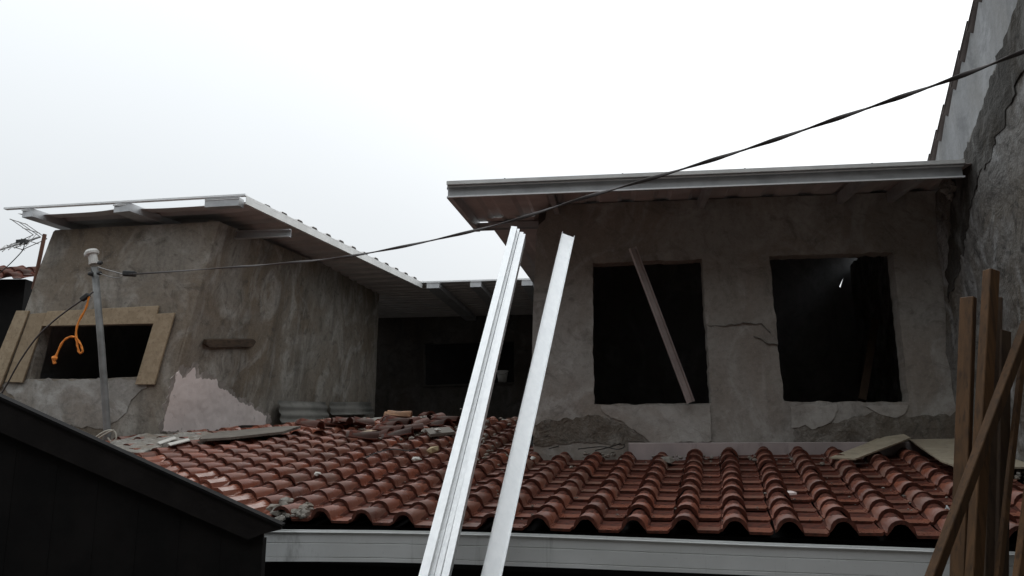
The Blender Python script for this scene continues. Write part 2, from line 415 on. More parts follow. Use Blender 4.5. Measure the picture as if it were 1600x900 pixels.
# ================================================================== RIGHT WING
rw = thing('unfinished_house', 'grey rendered upper room with two empty window openings and metal roof', 'house', PR)
s_l = r2(836, 600)[0]; s_r = r2(1503, 690)[0]+.25
zt = 1.838+H-PR.z
zb = -.55
def on2(u, v): a, b = r2(u, v); return (a, b)
w1 = [on2(926, 411), on2(928, 632), on2(1112, 630), on2(1097, 405)]
w2 = [on2(1202, 400), on2(1214, 520), on2(1225, 628), on2(1420, 628), on2(1407, 500), on2(1395, 394)]
left = [on2(833, 640), on2(831, 560), on2(833, 480), on2(837, 400), on2(838, 366), on2(842, 352), on2(852, 343)]
outl = [(s_l-.01, zb)]+left+[(on2(856, 340)[0], zt), (s_r, zt), (s_r, zb)]
wall = slab(outl, [w1, w2], PR, eR, Z, -dR, .14, .05, .012, 2.6, 0, .016, 3).build('wall', M['plaster_r'], rw, smooth=False)
def rbox(s0, s1, d0, d1, z0, z1, mb=None):    # box in right-wing axes; z absolute above camera height datum
    mb = mb or MB(); q = [(s0, d0), (s1, d0), (s1, d1), (s0, d1)]
    f = lambda s, d, z: V((PR.x, PR.y, 0))+eR*s+dR*d+Z*(z+H)
    return mb.hexa([f(s, d, z0) for s, d in q]+[f(s, d, z1) for s, d in q])
# room behind the openings
ZR = lambda d: 1.80+.055*(d+.65)          # underside of the roof sheets by distance behind the wall
BD = 2.25                                  # depth of the room
O_b = V((PR.x, PR.y, 0))+dR*BD+Z*H
hp = hit(1315, 440, O_b, dR)-O_b; hx, hz = hp.dot(eR), hp.z
slit = [(hx-.026, hz-.05), (hx-.014, hz-.065), (hx+.030, hz+.055), (hx+.016, hz+.03)]
slab([(s_l+.02, -.4), (s_r, -.4), (s_r, ZR(BD)-.01), (s_l+.02, ZR(BD)-.01)], [slit], O_b, eR, Z, -dR, .025, .12, .004, 3, 0, .003, 9).build('rear_wall', M['inside'], rw)
rbox(s_l+.02, s_l+.14, .145, 8.2, -.6, 1.83).build('side_wall', M['back'], rw)
rbox(s_r-.16, s_r-.02, .145, BD, -.6, 1.83).build('side_wall', M['inside'], rw)
rbox(s_l+.02, s_r, .145, BD, -.35, -.2).build('floor', M['inside'], rw)
# masonry left showing at the foot of the wall, mortar patches under the sills
def rpatch(px, name, mat, off, jag, seed, sp=.022):
    slab([on2(*p) for p in px], [], PR-dR*off, eR, Z, -dR, .004, sp, .012, 2.6, jag, 0, seed).build(name, M[mat], rw)
rpatch([(1238, 656), (1290, 664), (1340, 652), (1372, 643), (1400, 654), (1504, 644), (1504, 694), (1238, 694)], 'bare_masonry', 'rough', .005, .05, 11)
rpatch([(834, 662), (880, 655), (930, 650), (965, 658), (985, 670), (1008, 690), (834, 696)], 'bare_masonry', 'rough', .005, .05, 12)
rpatch([(1234, 634), (1307, 631), (1309, 640), (1300, 656), (1288, 664), (1268, 672), (1258, 664), (1238, 668)], 'mortar_patch', 'patch', .009, .02, 13)
rpatch([(1352, 634), (1418, 633), (1412, 644), (1398, 654), (1380, 648), (1366, 642)], 'mortar_patch', 'patch', .009, .02, 14)
rpatch([(938, 634), (1108, 633), (1112, 690), (1016, 692), (1000, 678), (975, 660), (946, 648)], 'mortar_patch', 'patch', .008, .02, 15)
# cracked ridge lines in the render between the openings
def crack(px, wpx, seed):
    k = []; g = random.Random(seed)
    for i in range(len(px)-1):
        a, b = px[i], px[i+1]; n = max(2, int(abs(b[0]-a[0])/4))
        for j in range(n): k.append((a[0]+(b[0]-a[0])*j/n, a[1]+(b[1]-a[1])*j/n+g.uniform(-1.2, 1.2)))
    k.append(px[-1]); mb = MB(); up_ = [onR(u, v-wpx*g.uniform(.3, 1), .012) for u, v in k]; dn = [onR(u, v+wpx*g.uniform(.3, 1), .012) for u, v in k]
    vs = []
    for a, b in zip(up_, dn): vs += [a+dR*.016, a+dR*.004, b, b+dR*.016]
    n = len(k); fs = [(4*i+j, 4*i+j+1, 4*i+j+5, 4*i+j+4) for i in range(n-1) for j in range(3)]
    mb.add(vs, fs).build('plaster_ridge', M['ridge'], rw)
crack([(1104, 508), (1130, 509), (1165, 504), (1190, 506), (1204, 519)], .8, 1)
crack([(1178, 524), (1200, 536), (1217, 538)], .6, 2)
# roof
rf_y = .65
FL = hit(700, 301, PR-dR*rf_y, dR); FR = hit(1503, 266, PR-dR*rf_y, dR)
z_f = 1.765+H
FL.z = z_f; FR.z = z_f
fas = MB()
chan(fas, FL, FR, .088, .035, -dR, .0, .004)     # deep steel channel standing on edge, open to the street
roof = fas.build('roof', M['purlin'], rw)
upR = (dR+Z*.055).normalized()
mbs = MB(); L = (FR-FL).length
corr(FL+Z*.047-dR*.035-eR*.0, upR, eR, 1.235, L+.14, .27, .018, mbs)
corr(FL+Z*.03+dR*1.0+eR*.11+Z*.055*1.0, upR, eR, 4.3, 1.75, .27, .018, mbs)
corr(FL+Z*.03+dR*1.0+eR*1.86+Z*.055*1.0, upR, eR, 2.18, L-1.72, .27, .018, mbs)
mbs.build('roof_sheet', M['sheet'], roof)
tr = MB(); tr.bar(FL+Z*.056-dR*.045, FR+Z*.056-dR*.045, .026, .02, Z); tr.build('sheet_edge', M['trim'], roof)
b2 = MB(); b2.bar(FL-dR*.03+Z*.033, FR-dR*.03+Z*.033, .008, .006, Z); b2.bar(FL-dR*.034-Z*.043, FR-dR*.034-Z*.043, .010, .006, Z); b2.build('flange_lip', M['galv'], roof)
for s in (0.03, .72, 1.83, 2.86, 3.22):           # rafters from the fascia back over the wall
    r_ = MB(); a = FL+eR*s+dR*.006-Z*.0; chan(r_, a-Z*.0, a+dR*(1.2 if s < .1 else 2.8)+Z*.055*(1.2 if s < .1 else 2.8), .08, .04, eR if s > .1 else -eR); r_.build('rafter', M['purlin'], roof)
for d, s0, z in ((1.16, -.02, .048),):
    r_ = MB(); a = FL+dR*d+eR*s0+Z*(z+.03); chan(r_, a, FR+dR*d+Z*(z+.03), .10, .045, -Z); r_.build('purlin', M['purlin'], roof)
for i in range(4):                                # screw heads along the sheet edge
    p = FL+eR*(.42+i*.83)+Z*.066-dR*.045; MB().tube([p, p+Z*.008], .006, 6).build('screw', M['darkmetal'], roof)
# painted ledge at the foot of the wall
lg = MB(); a = onR(982, 692, .03); b = onR(1560, 690, .03)
lg.hexa([a-Z*.4, b-Z*.4, b-Z*.4+dR*.02, a-Z*.4+dR*.02, a, b, b+dR*.02, a+dR*.02])
lg.build('ledge', M['ledge'], rw, bevel=.004)

# ================================================================== PARTY WALL AND GABLE OF THE NEIGHBOUR
nb = thing('neighbour_house', 'tall neighbouring house with dark mossy party wall and clay tiled gable', 'house', (2.95, 4.6, 0))
def XP(Y, off=0): return 2.394+.13*Y+off
eP, nP = V((.13, 1, 0)).normalized(), V((-1, .13, 0)).normalized()
kP = math.sqrt(1+.13**2)
def yz(Y, z): return (Y*kP, z)
OP = V((2.394, 0, H))
pw = [yz(1.2, -3.3), yz(1.2, 4.72), yz(2.4, 3.87), yz(3.4, 3.13), yz(4.27, 2.53), yz(5.18, 1.90), yz(5.5, 1.82), yz(7.9, 1.75), yz(7.9, -3.3)]
slab(pw, [], OP, eP, Z, nP, .15, .075, .035, 1.9, .05, 0, 21).build('wall', M['party'], nb)
OG = OP+V((.16, 0, 0))
gw = [yz(1.2, -3.3), yz(1.2, 5.92), yz(5.05, 2.98), yz(6.1, 2.18), yz(6.5, 1.88), yz(6.5, -3.3)]
slab(gw, [], OG, eP, Z, nP, .2, .12, .006, 1.5, 0, 0, 22).build('gable_wall', M['gable'], nb)
mo = [yz(1.2, 4.71), yz(2.4, 3.86), yz(3.4, 3.12), yz(4.27, 2.52), yz(5.17, 1.89), yz(5.40, 1.80), yz(5.62, 1.2), yz(5.62, .95), yz(5.45, 1.15), yz(5.25, 1.35), yz(5.08, 1.62), yz(4.7, 1.78), yz(4.2, 2.22), yz(3.4, 2.80), yz(2.4, 3.55), yz(1.2, 4.4)]
slab(mo, [], OP+nP*.006, eP, Z, nP, .006, .03, .035, 1.9, .10, 0, 23).build('moss_band', M['moss'], nb)
# rendered lump where the eaves meet the party wall
mb = MB()
for i in range(10): mb.rock(at(1482+rnd.uniform(-6, 16), 300+rnd.uniform(-14, 10), 5.35+rnd.uniform(0, .15)), rnd.uniform(.03, .06), i, .8)
mb.build('mortar_fillet', M['mortar'], nb)

# ================================================================== CLAY TILES
TW, EX = .235, .217
def tile_mesh(seed, simple=False):
    g = random.Random(seed); Rr = .058; L_ = .275; th = .018
    seg = 5 if simple else 8
    pr = [(-Rr-.006, 0.0)]
    for i in range(seg+1):
        a = math.pi*(1-i/seg); pr.append((math.cos(a)*Rr, math.sin(a)*Rr*.95+.002))
    pr += [(Rr+.004, -.009), (TW-Rr-.020, -.009), (TW-Rr-.010, -.001)]
    vs = []; k = len(pr); tilt = th+.012
    for y, dz, sc_ in ((0, tilt, 1.0), (L_, 0, .90)):
        for x, z in pr: vs.append((x*sc_ if x < Rr*1.02 else x, y, z*sc_+dz))
    for x, z in pr:
        f = (Rr-th)/Rr
        inner = abs(x) <= Rr+1e-6 and z > .003
        vs.append((x*f if inner else x, 0, (z-.004)*f+.002+tilt if inner else z+tilt-th*.75))
    fs = [(i, i+1, k+i+1, k+i) for i in range(k-1)]+[(i+1, i, 2*k+i, 2*k+i+1) for i in range(k-1)]
    vs2 = [(x*.985, L_*.9, z) for x, y, z in vs[2*k:]]; vs += vs2
    fs += [(2*k+i+1, 2*k+i, 3*k+i, 3*k+i+1) for i in range(k-1)]
    fs += [(0, k, 3*k, 2*k), (k-1, 3*k-1, 4*k-1, 2*k-1)]
    return vs, fs
def tile_data(name, mat, edge, seed=0):
    vs, fs = tile_mesh(seed); me = bpy.data.meshes.new(name); me.from_pydata(vs, [], fs); me.update()
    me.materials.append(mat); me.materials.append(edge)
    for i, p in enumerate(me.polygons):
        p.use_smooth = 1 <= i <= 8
        p.material_index = 1 if i >= 12 else 0       # dark red lips and undersides, with the lips' front shade put into the colour
    return me
ME_T = tile_data('roof_tile', M['tile'], M['tile_edge_shade']); ME_O = tile_data('loose_tile', M['oldtile'], M['tile_edge_shade']); m = Mat('sooty_tile', .8); m.color(m.mix(m.ramp(m.noise(9, 5), .35, .7), (.085, .07, .064), (.05, .038, .034))); M['sooty'] = m.m
ME_V = tile_data('verge_tile', M['sooty'], M['sooty']); ME_Y = tile_data('loose_tile', M['ochre'], M['ochre'])
def frame(x, y, z, o): return Matrix(((x.x, y.x, z.x, o.x), (x.y, y.y, z.y, o.y), (x.z, y.z, z.z, o.z), (0, 0, 0, 1)))
def put(me, name, mtx, parent=None):
    o = bpy.data.objects.new(name, me); COL.objects.link(o)
    if parent: o.parent = parent; mtx = Matrix.Translation(-origin(parent))@mtx
    o.matrix_local = mtx
    return o
low = thing('tiled_house', 'low house roof of red clay roll tiles with a long white gutter', 'house', (E0.x, E0.y, 0))
PS0 = PL; eS, dS = dirs(18.0)                      # left wing's side wall runs back along dS
cells = []
LA, LB_ = ts(onT(395, 674)), ts(onT(650, 652))
for i in range(-27, 12):
    for j in range(0, 21):
        t, s = i*TW+.02, j*EX
        P = T(t+.05, s+.1)
        if P.x > XP(P.y)-.08: continue
        if (P-PR).dot(eR) > s_l-.12 and (P-PR).dot(dR) > -.02: continue                       # under the right wing
        if s > 4.0: continue
        if (t-LA[0])*(LB_[1]-LA[1])-(s+EX*.6-LA[1])*(LB_[0]-LA[0]) < 0 and t < LB_[0]: continue      # along the foot of the side wall
        if (P-PL).dot(eL) < .1 and (P-PL).dot(dL) > -.12: continue               # left wing front wall
        if (P-PL).dot(eL) >= -.2 and (P-PL).dot(eS) < .30 and (P-PL).dot(dL) > -.12: continue   # left wing side wall
        if t < -5.9: continue
        u, v, f = proj(T(t, s, .03))
        hidden = (u < 440 and v > 612+.4545*u) or u < -20 or u > 1640
        cells.append((hidden, f, t, s))
cells.sort(key=lambda c: (c[0], c[1]))
far = MB(); base_vs, base_fs = tile_mesh(0, True)
for n, (hid, f, t, s) in enumerate(cells):
    g = random.Random(int(t*1000)*77+int(s*1000))
    lift = 0; yaw = g.uniform(-.022, .022)
    wob = .006*math.sin(t*2.1)+.008*noise.noise(V((t*1.3, s*1.3, 4)))
    O = T(t+g.uniform(-.004, .004), s+g.uniform(-.008, .008)-.03, g.uniform(-.002, .004)+wob)
    x = (eT*math.cos(yaw)+upT*math.sin(yaw)); y = (upT*math.cos(yaw)-eT*math.sin(yaw))
    y = (y+NT*g.uniform(-.012, .012)).normalized(); x = (x+NT*g.uniform(-.015, .015)); x = (x-y*x.dot(y)).normalized()
    mt = frame(x, y, x.cross(y), O)
    if n < 300 and not hid: put(ME_T, 'roof_tile', mt, low)
    else: far.add([mt@V(p) for p in base_vs], base_fs)
fo = far.build('roof_tiles_beyond', M['tile_far'], low); fo['kind'] = 'stuff'
# roof deck, wall plate and house wall; eaves shade put into their black colour
dk = MB(); dk.hexa([T(-6, .03, -.05), T(2.45, .03, -.05), T(2.45, 4.2, -.05), T(-6, 4.2, -.05), T(-6, .03, -.015), T(2.45, .03, -.015), T(2.45, 4.2, -.015), T(-6, 4.2, -.015)])
dk.build('roof_deck', M['black'], low)
fb = MB(); fb.hexa([T(-2.1, .06, 0)-Z*.22, T(2.45, .06, 0)-Z*.22, T(2.45, .085, 0)-Z*.22, T(-2.1, .085, 0)-Z*.22, T(-2.1, .06, 0)-Z*.05, T(2.45, .06, 0)-Z*.05, T(2.45, .085, 0)-Z*.05, T(-2.1, .085, 0)-Z*.05])
fb.build('eaves_board', M['black'], low)
hw = MB(); q = [T(-6, .9), T(2.4, .9), T(2.4, 1.05), T(-6, 1.05)]
hw.hexa([V((p.x, p.y, 0)) for p in q]+[V((p.x, p.y, H-.38)) for p in q]); hw.build('wall', M['black'], low)
sf = MB(); q = [T(-2.3, .09), T(2.4, .09), T(2.4, .95), T(-2.3, .95)]
sf.hexa([V((p.x, p.y, H-.62)) for p in q]+[V((p.x, p.y, H-.60)) for p in q]); sf.build('soffit', M['black'], low)
# gutter: sagging box section with two pressed lines
def onG(u, v, off=0): return hit(u, v, E0-nT*(.17+off), nT)
gt = [(405, 830), (500, 831), (600, 832), (700, 834), (800, 836.5), (900, 840), (1000, 844), (1100, 848), (1200, 852), (1300, 855.5), (1400, 859), (1500, 863), (1600, 867), (1720, 872)]
gb = [(405, 877.5), (500, 877.5), (600, 878.5), (700, 881), (800, 884.5), (900, 888), (1000, 892), (1100, 896), (1200, 900), (1300, 904), (1400, 908), (1500, 912), (1600, 916), (1720, 921)]
mb = MB(); rows = []
for (u, v), (u2, v2) in zip(gt, gb):
    a = onG(u, v); b = onG(u2, v2); b = V((a.x, a.y, b.z)); h = a.z-b.z
    pr = [(.10, 1.0), (.10, 1-.012), (.012, 0.0), (0, 0), (0, .12), (.004, .14), (0, .16), (0, .60), (.004, .62), (0, .64), (0, .97), (-.010, .975), (-.010, 1.0), (.004, 1.0), (.006, .9), (.006, .06), (.09, .04), (.094, 1.0)]
    rows.append([b+nT*d+Z*(q*h) for d, q in pr])
k = len(rows[0]); vs = [p for r in rows for p in r]
fs = [(i*k+j, (i+1)*k+j, (i+1)*k+(j+1) % k, i*k+(j+1) % k) for i in range(len(rows)-1) for j in range(k)]
fs += [tuple(range(k-1, -1, -1)), tuple((len(rows)-1)*k+j for j in range(k))]
mb.add(vs, fs); gut = mb.build('gutter', M['gutter'], low)
ec = MB(); a = rows[0]; lo_, hi_ = a[3], a[12]
ec.hexa([lo_-eT*.006, lo_+eT*.02-nT*.004, lo_+nT*.1+eT*.02, lo_+nT*.1-eT*.006, V((lo_.x, lo_.y, hi_.z))-eT*.006, V((lo_.x, lo_.y, hi_.z))+eT*.02-nT*.004, V((lo_.x, lo_.y, hi_.z))+nT*.1+eT*.02, V((lo_.x, lo_.y, hi_.z))+nT*.1-eT*.006])
ec.build('gutter_end_cap', M['gutter'], gut)
# neighbour's verge tiles
pitch = V((-.13*1/kP, -1/kP, .762)).normalized()
for c in range(2):
    for j in range(26):
        Y = 6.25-j*EX*.8/1.0; 
        if Y < 1.4: break
        z = 2.07+(6.25-Y)*.762-.046
        O = V((XP(Y)+.195+c*TW, Y, z+H+.05))
        x = V((1, -.13, 0)).normalized(); x = (x-pitch*x.dot(pitch)).normalized()
        p2 = (pitch-x.cross(pitch)*.10).normalized(); put(ME_V, 'verge_tile', frame(x, p2, x.cross(p2), O+x.cross(pitch)*.012), nb)

# ================================================================== LEFT WING
lw = thing('unfinished_house', 'grey rendered wing with one boarded square window and a flat metal roof', 'house', PL)
def lp(u, v): return l2(u, v)
win = [lp(66, 508), lp(241, 505), lp(223, 588), lp(150, 592), lp(46, 592)]
bt = l2(250, 675)
outl = [lp(-40, 700), lp(0, 597), lp(20, 540), lp(39, 484), lp(60, 425), lp(83, 362)]
ztl = 2.24+H-PL.z
top_r = lp(336, 372)
ux, uy = (top_r[0]-0)/top_r[1], 1.0
outl += [(lp(83, 362)[0]+.02, ztl), (ux*ztl, ztl), top_r, lp(312, 448), lp(281, 548), (0, 0), (ux*-.6, -.6), (lp(-40, 700)[0]-.1, -.6)]
slab(outl, [win], PL, eL, Z, -dL, .14, .055, .012, 2.4, 0, .008, 31).build('wall', M['plaster_l'], lw)
leanS = (eL*ux+Z).normalized(); kS = 1/leanS.z
def nS_(): 
    n = leanS.cross(dS); n = n if n.x > 0 else -n; return n.normalized()
nS = nS_()
LS = 4.5
def warp_shift(P): a = (P-PL).dot(dS)/LS; return eL*(ux*(P.z-PL.z)*max(0, min(1.1, a)))
def warp(mb): mb.v = [p-warp_shift(p) for p in mb.v]; return mb
def hitS(u, v, off=0):
    sh_ = V((0, 0, 0))
    for _ in range(6): P = hit(u, v, PL+nS*off-sh_, nS); sh_ = warp_shift(P+sh_)
    return P+sh_
def s2(u, v):        # photograph -> side wall plane coordinates (along dS, along leanS)
    P = hitS(u, v)-PL
    b = P.z/leanS.z; return ((P-leanS*b).dot(dS), b)
sw = slab([(.0, -.6*kS), (LS, -.6*kS), (LS+.1, 2.33*kS), (LS*.9, 2.29*kS), (.0, ztl*kS)], [], PL+dL*.0, dS, leanS, nS, .14, .055, .012, 2.4, 0, 0, 33)
warp(sw).build('side_wall', M['plaster_l'], lw)
# interior: dark room
def lbox(a0, a1, d0, d1, z0, z1):
    q = [(a0, d0), (a1, d0), (a1, d1), (a0, d1)]; f = lambda a, d, z: V((PL.x, PL.y, 0))+eL*a+dL*d+Z*(z+H)
    return MB().hexa([f(a, d, z0) for a, d in q]+[f(a, d, z1) for a, d in q])
def lhex(a, d, z): return V((PL.x, PL.y, 0))+eL*a+dL*d+Z*(z+H)
aL = lp(83, 362)[0]
MB().hexa([lhex(-2.02, 2.4, -.5), lhex(.2, 2.4, -.5), lhex(.2, 2.5, -.5), lhex(-2.02, 2.5, -.5), lhex(aL+.1, 2.4, 2.1), lhex(.3, 2.4, 2.1), lhex(.3, 2.5, 2.1), lhex(aL+.1, 2.5, 2.1)]).build('inner_wall', M['inside'], lw)
MB().hexa([lhex(-2.08, .145, -.5), lhex(-2.02, .145, -.5), lhex(-2.02, 2.4, -.5), lhex(-2.08, 2.4, -.5), lhex(aL+.03, .145, 2.1), lhex(aL+.09, .145, 2.1), lhex(aL+.09, 2.4, 2.1), lhex(aL+.03, 2.4, 2.1)]).build('inner_wall', M['inside'], lw)
slab([lp(2, 602), lp(40, 594), lp(150, 594), lp(222, 592), lp(228, 604), lp(205, 625), (lp(196, 650)), lp(166, 668), lp(120, 668), lp(40, 640)], [], PL-dL*.006, eL, Z, -dL, .005, .03, .012, 2.4, .06, 0, 35).build('mortar_patch', M['plaster_r'], lw)
lbox(-2.0, -.1, .145, 2.4, -.45, -.35).build('floor', M['inside'], lw)
# shuttering boards round the window, each a plank
def board(px, name, mat, off, th, label=None):
    MB().prism([onL(u, v, off) for u, v in px], -dL, th).build(name, M[mat], lw, bevel=.003, label=label)
board([(76, 487), (250, 478), (243, 506), (66, 510)], 'window_board', 'board', .010, .022)
board([(246, 491), (275, 489), (243, 601), (213, 601)], 'window_board', 'board', .012, .024)
board([(49, 491), (75, 489), (37, 598), (10, 597)], 'window_board', 'board', .012, .022)
board([(28, 486), (48, 486), (2, 606), (-22, 606)], 'window_board', 'board', .020, .026)
# wood block in the side wall
def onS(u, v, off=0): return hitS(u, v, off)
warp(MB().prism([onS(u, v, .0) for u, v in [(318, 530), (326, 529), (392, 529), (395, 533), (390, 541), (322, 542), (316, 537)]], nS, .05)).build('wood_block', M['block'], lw, bevel=.004)
# old pink paint not yet covered by render
smear = [(248, 676), (256, 640), (266, 600), (271, 578), (281, 572), (292, 576), (304, 567), (312, 582), (330, 584), (350, 602), (380, 624), (412, 642), (424, 652), (420, 668), (330, 674), (270, 678)]
warp(slab([s2(*p) for p in smear], [], PL+nS*.004, dS, leanS, nS, .003, .016, .012, 2.4, .09, 0, 43)).build('paint_smear', M['smear'], lw)
pk = [(252, 674), (260, 640), (269, 606), (274, 584), (280, 578), (284, 592), (290, 590), (297, 580), (304, 574), (307, 588), (316, 594), (324, 590), (336, 594), (345, 606), (356, 612), (372, 626), (392, 636), (408, 646), (416, 650), (414, 664), (380, 668), (330, 671), (290, 674)]
warp(slab([s2(*p) for p in pk], [], PL+nS*.007, dS, leanS, nS, .005, .02, .012, 2.4, .045, 0, 41)).build('bare_paint_patch', M['pink'], lw)
# roof of the left wing
FB = at(385, 305, 7.6); FA = FB-eL*2.72; FC = at(660, 441, 11.6)
dE = (FC-FB); LE = dE.length; dE.normalize()
dEp = V((dE.x, dE.y, 0)).normalized()
st = MB(); st.bar(FA, FB, .018, .05, Z)
roofL = st.build('roof', M['galv'], lw)
mbs = MB(); 
def sagf(i, x): return -.03*math.sin(min(1, abs(math.sin((i*2.72)*math.pi/1.25)))*math.pi/2)*math.exp(-x*9)
corr(FA+dE*.13-Z*.012+eL*.02, eL, dE, 2.70, LE-.13+.5, .30, .036, mbs, sagf, 24)
mbs.build('roof_sheet', M['sheet'], roofL)
for a0, wd in ((.27, .15), (1.36, .22), (2.46, .40)):        # doubled purlin ends under the front strip
    p = FA+eL*a0-Z*.058
    ln = 4.0 if a0 < 2 else .10
    d = dE if a0 < 2 else dL
    pm = MB(); pm.bar(p, p+d*ln, wd*.92, .085, eL); pm.build('purlin', M['purlin'], roofL)
    lm = MB(); lm.bar(p-dL*.001+Z*.03-eL*wd*.46, p-dL*.001+Z*.03+eL*wd*.46, .012, .01, Z); lm.build('purlin_lip', M['galv'], roofL)
se = MB(); chan(se, FB-Z*.045, FC-Z*.045, .085, .035, V((-1, .3, 0)), .0, .004)
se.build('edge_channel', M['trim'], roofL)
c0 = at(300, 368, 8.3); c1 = at(455, 365, 8.3)
cb = MB(); chan(cb, V((c0.x, c0.y+.15, c1.z)), c1, .085, .04, -dL); cb.build('bracket_channel', M['purlin'], roofL)

# ================================================================== BACK WING
bk = thing('unfinished_house', 'dark recessed rear wing under a low metal roof between the two wings', 'house', at(720, 640, 14.6))
GB0 = FC; GB1 = at(842, 434, 11.35); eB = (GB1-GB0); LB = eB.length; eB.z = 0; eB.normalize(); dB = V((-eB.y, eB.x, 0))
GB1 = GB0+eB*(LB+.9)
s_ = MB(); s_.bar(GB0, GB1, .022, .04, Z); rb = s_.build('roof', M['galv'], bk)
mb = MB(); corr(GB0-eB*1.9+dB*.06-Z*.0, eB, (dB-Z*.02).normalized(), LB+3.2, 4.6, .2, .03, mb); mb.build('roof_sheet', M['sheet'], rb)
for a0 in (.16, .80, 1.56):
    p = GB0+eB*a0-Z*.055; pm = MB(); pm.bar(p, p+dB*3.3-Z*.06, .19 if a0 < .5 else .16, .075, eB); pm.build('purlin', M['purlin'], rb)
bw = MB(); O = GB0+dB*2.9
def b2_(u, v): P = hit(u, v, O, dB)-O; return P.dot(eB), P.z
wb = [b2_(662, 537), b2_(803, 533), b2_(803, 597), b2_(662, 602)]
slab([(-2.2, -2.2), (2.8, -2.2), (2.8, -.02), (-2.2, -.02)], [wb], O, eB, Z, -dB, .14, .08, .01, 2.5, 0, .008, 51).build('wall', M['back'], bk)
q = MB(); q.bar(O+dB*1.2-eB*2.2-Z*1.2, O+dB*1.2+eB*2.8-Z*1.2, .1, 2.4, dB); q.build('inner_wall', M['near_black'], bk)  # near-black wall: the room's darkness is put into the colour
q = MB(); a = O-eB*2.1-Z*1.1; q.bar(a, a-dB*2.6, .12, 2.1, eB); q.build('side_wall', M['back'], bk)
sl_ = MB(); a = O+eB*wb[3][0]+Z*(wb[3][1]-.02)-dB*.02; b = O+eB*wb[2][0]+Z*(wb[2][1]-.02)-dB*.02
sl_.bar(a+dB*.06, b+dB*.06, .17, .03, dB); sl_.build('window_sill', M['back'], bk)
# flat roof deck below the rear wing
fl = MB(); p0 = T(-5.5, 4.1, -.05); p1 = T(-1.3, 4.1, -.05)
fl.hexa([p0, p1, p1+nT*8, p0+nT*8, p0+Z*.04, p1+Z*.04, p1+nT*8+Z*.04, p0+nT*8+Z*.04]); fl.build('flat_deck', M['back'], bk)
# bucket on the sill
pb = hit(785, 598, O+dB*.0, dB); pb.z = O.z+wb[2][1]+.0
bu = thing('bucket', 'small pale plastic bucket standing in the dark rear window', 'bucket', pb)
tb = MB(); tb.tube([pb+Z*.002, pb+Z*.10, pb+Z*.19], [.075, .088, .10], 14); tb.build('pail', M['pvc'], bu, smooth=True)
tb = MB(); tb.tube([pb+Z*.185, pb+Z*.205], [.108, .108], 14); tb.build('rim', M['pvc'], bu)
hb = MB(); hb.tube([pb+Z*.19+eB*.1*math.cos(a)-dB*.1*abs(math.sin(a))-Z*.06*math.sin(a) for a in [i*math.pi/10 for i in range(11)]], .004, 6); hb.build('handle', M['alu'], bu)

# ================================================================== BLACK SHED FRONT, lower left
sa, sb = at(-60, 593, 3.75), at(442, 822, 3.85)
sh = thing('black_shed', 'black boarded gable front cutting across the tiled roof', 'shed', V((sb.x-1, 3.8, 0)))
ax = V((sb.x-sa.x, sb.y-sa.y, 0)).normalized(); nn = V((ax.y, -ax.x, 0))
nb_ = 15
xr = at(411, 850, 3.85)
tot = (xr-V((sa.x, sa.y, xr.z))).dot(ax)
for i in range(nb_):                                       # upright boards
    f0, f1 = i/nb_, (i+1)/nb_-.0004
    def tp(f): 
        d = tot*f; P = V((sa.x, sa.y, 0))+ax*d; k = d/((sb-sa).dot(ax)); zt_ = sa.z+(sb.z-sa.z)*k-.03
        return P, zt_
    (A, za), (B, zb_) = tp(f0), tp(f1); o_ = nn*(-.0006 if i % 2 else .0006)
    p = MB(); p.hexa([V((A.x, A.y, 0))+o_, V((B.x, B.y, 0))+o_, V((B.x, B.y, 0))+o_-nn*.025, V((A.x, A.y, 0))+o_-nn*.025,
                     V((A.x, A.y, za))+o_, V((B.x, B.y, zb_))+o_, V((B.x, B.y, zb_))+o_-nn*.025, V((A.x, A.y, za))+o_-nn*.025])
    p.build('board', M['black'], sh)
lowl = V((sa.x, sa.y, sa.z-.15)); pr_ = V((xr.x, xr.y, sb.z-.012))
p = MB(); p.prism([q_+nn*.012 for q_ in (sa, sb, sb-Z*.012, pr_-Z*.02, pr_-ax*.06-Z*.045, lowl)], nn, .022); p.build('barge_board', M['near_black'], sh)
p = MB(); p.bar(sa+nn*.0+Z*.004, sb+nn*.0+Z*.004, .085, .012, nn); p.build('capping', M['black'], sh)
p = MB(); p.bar(V((xr.x-.04, xr.y, 0))-nn*.05, V((xr.x-.04, xr.y, xr.z+.02))-nn*.05, .07, .07, ax); p.build('post', M['black'], sh)
p = MB(); c_ = V((sa.x, sa.y, 0)); p.bar(c_-nn*.05, c_+Z*(sa.z-.05)-nn*.05, .07, .07, ax); p.build('post', M['black'], sh)
p = MB(); p.bar(V((sa.x, sa.y, 2.5))+nn*.012, V((xr.x, xr.y, 2.5))+nn*.012, .02, .07, nn); p.build('rail', M['near_black'], sh)

# ================================================================== FAR NEIGHBOUR at the left edge
fn = thing('neighbour_house', 'dark far house with red clay eaves tiles at the left edge', 'house', at(0, 600, 9.6))
pts = [at(-220, 438, 9.6), at(40, 436, 9.6), at(10, 700, 9.6), at(-220, 700, 9.6)]
MB().prism(pts, V((0, 1, 0)), .2).build('wall', M['black'], fn)
upn = V((0, .9, .35)).normalized()
for i in range(8):
    for j in range(3):
        O = at(42, 433, 9.45)+V((-.16-i*TW, 0, 0))+upn*(j*EX)-V((0, .1, .05)); x = V((1, 0, 0))
        put(ME_O, 'roof_tile', frame(x, upn, x.cross(upn), O), fn)

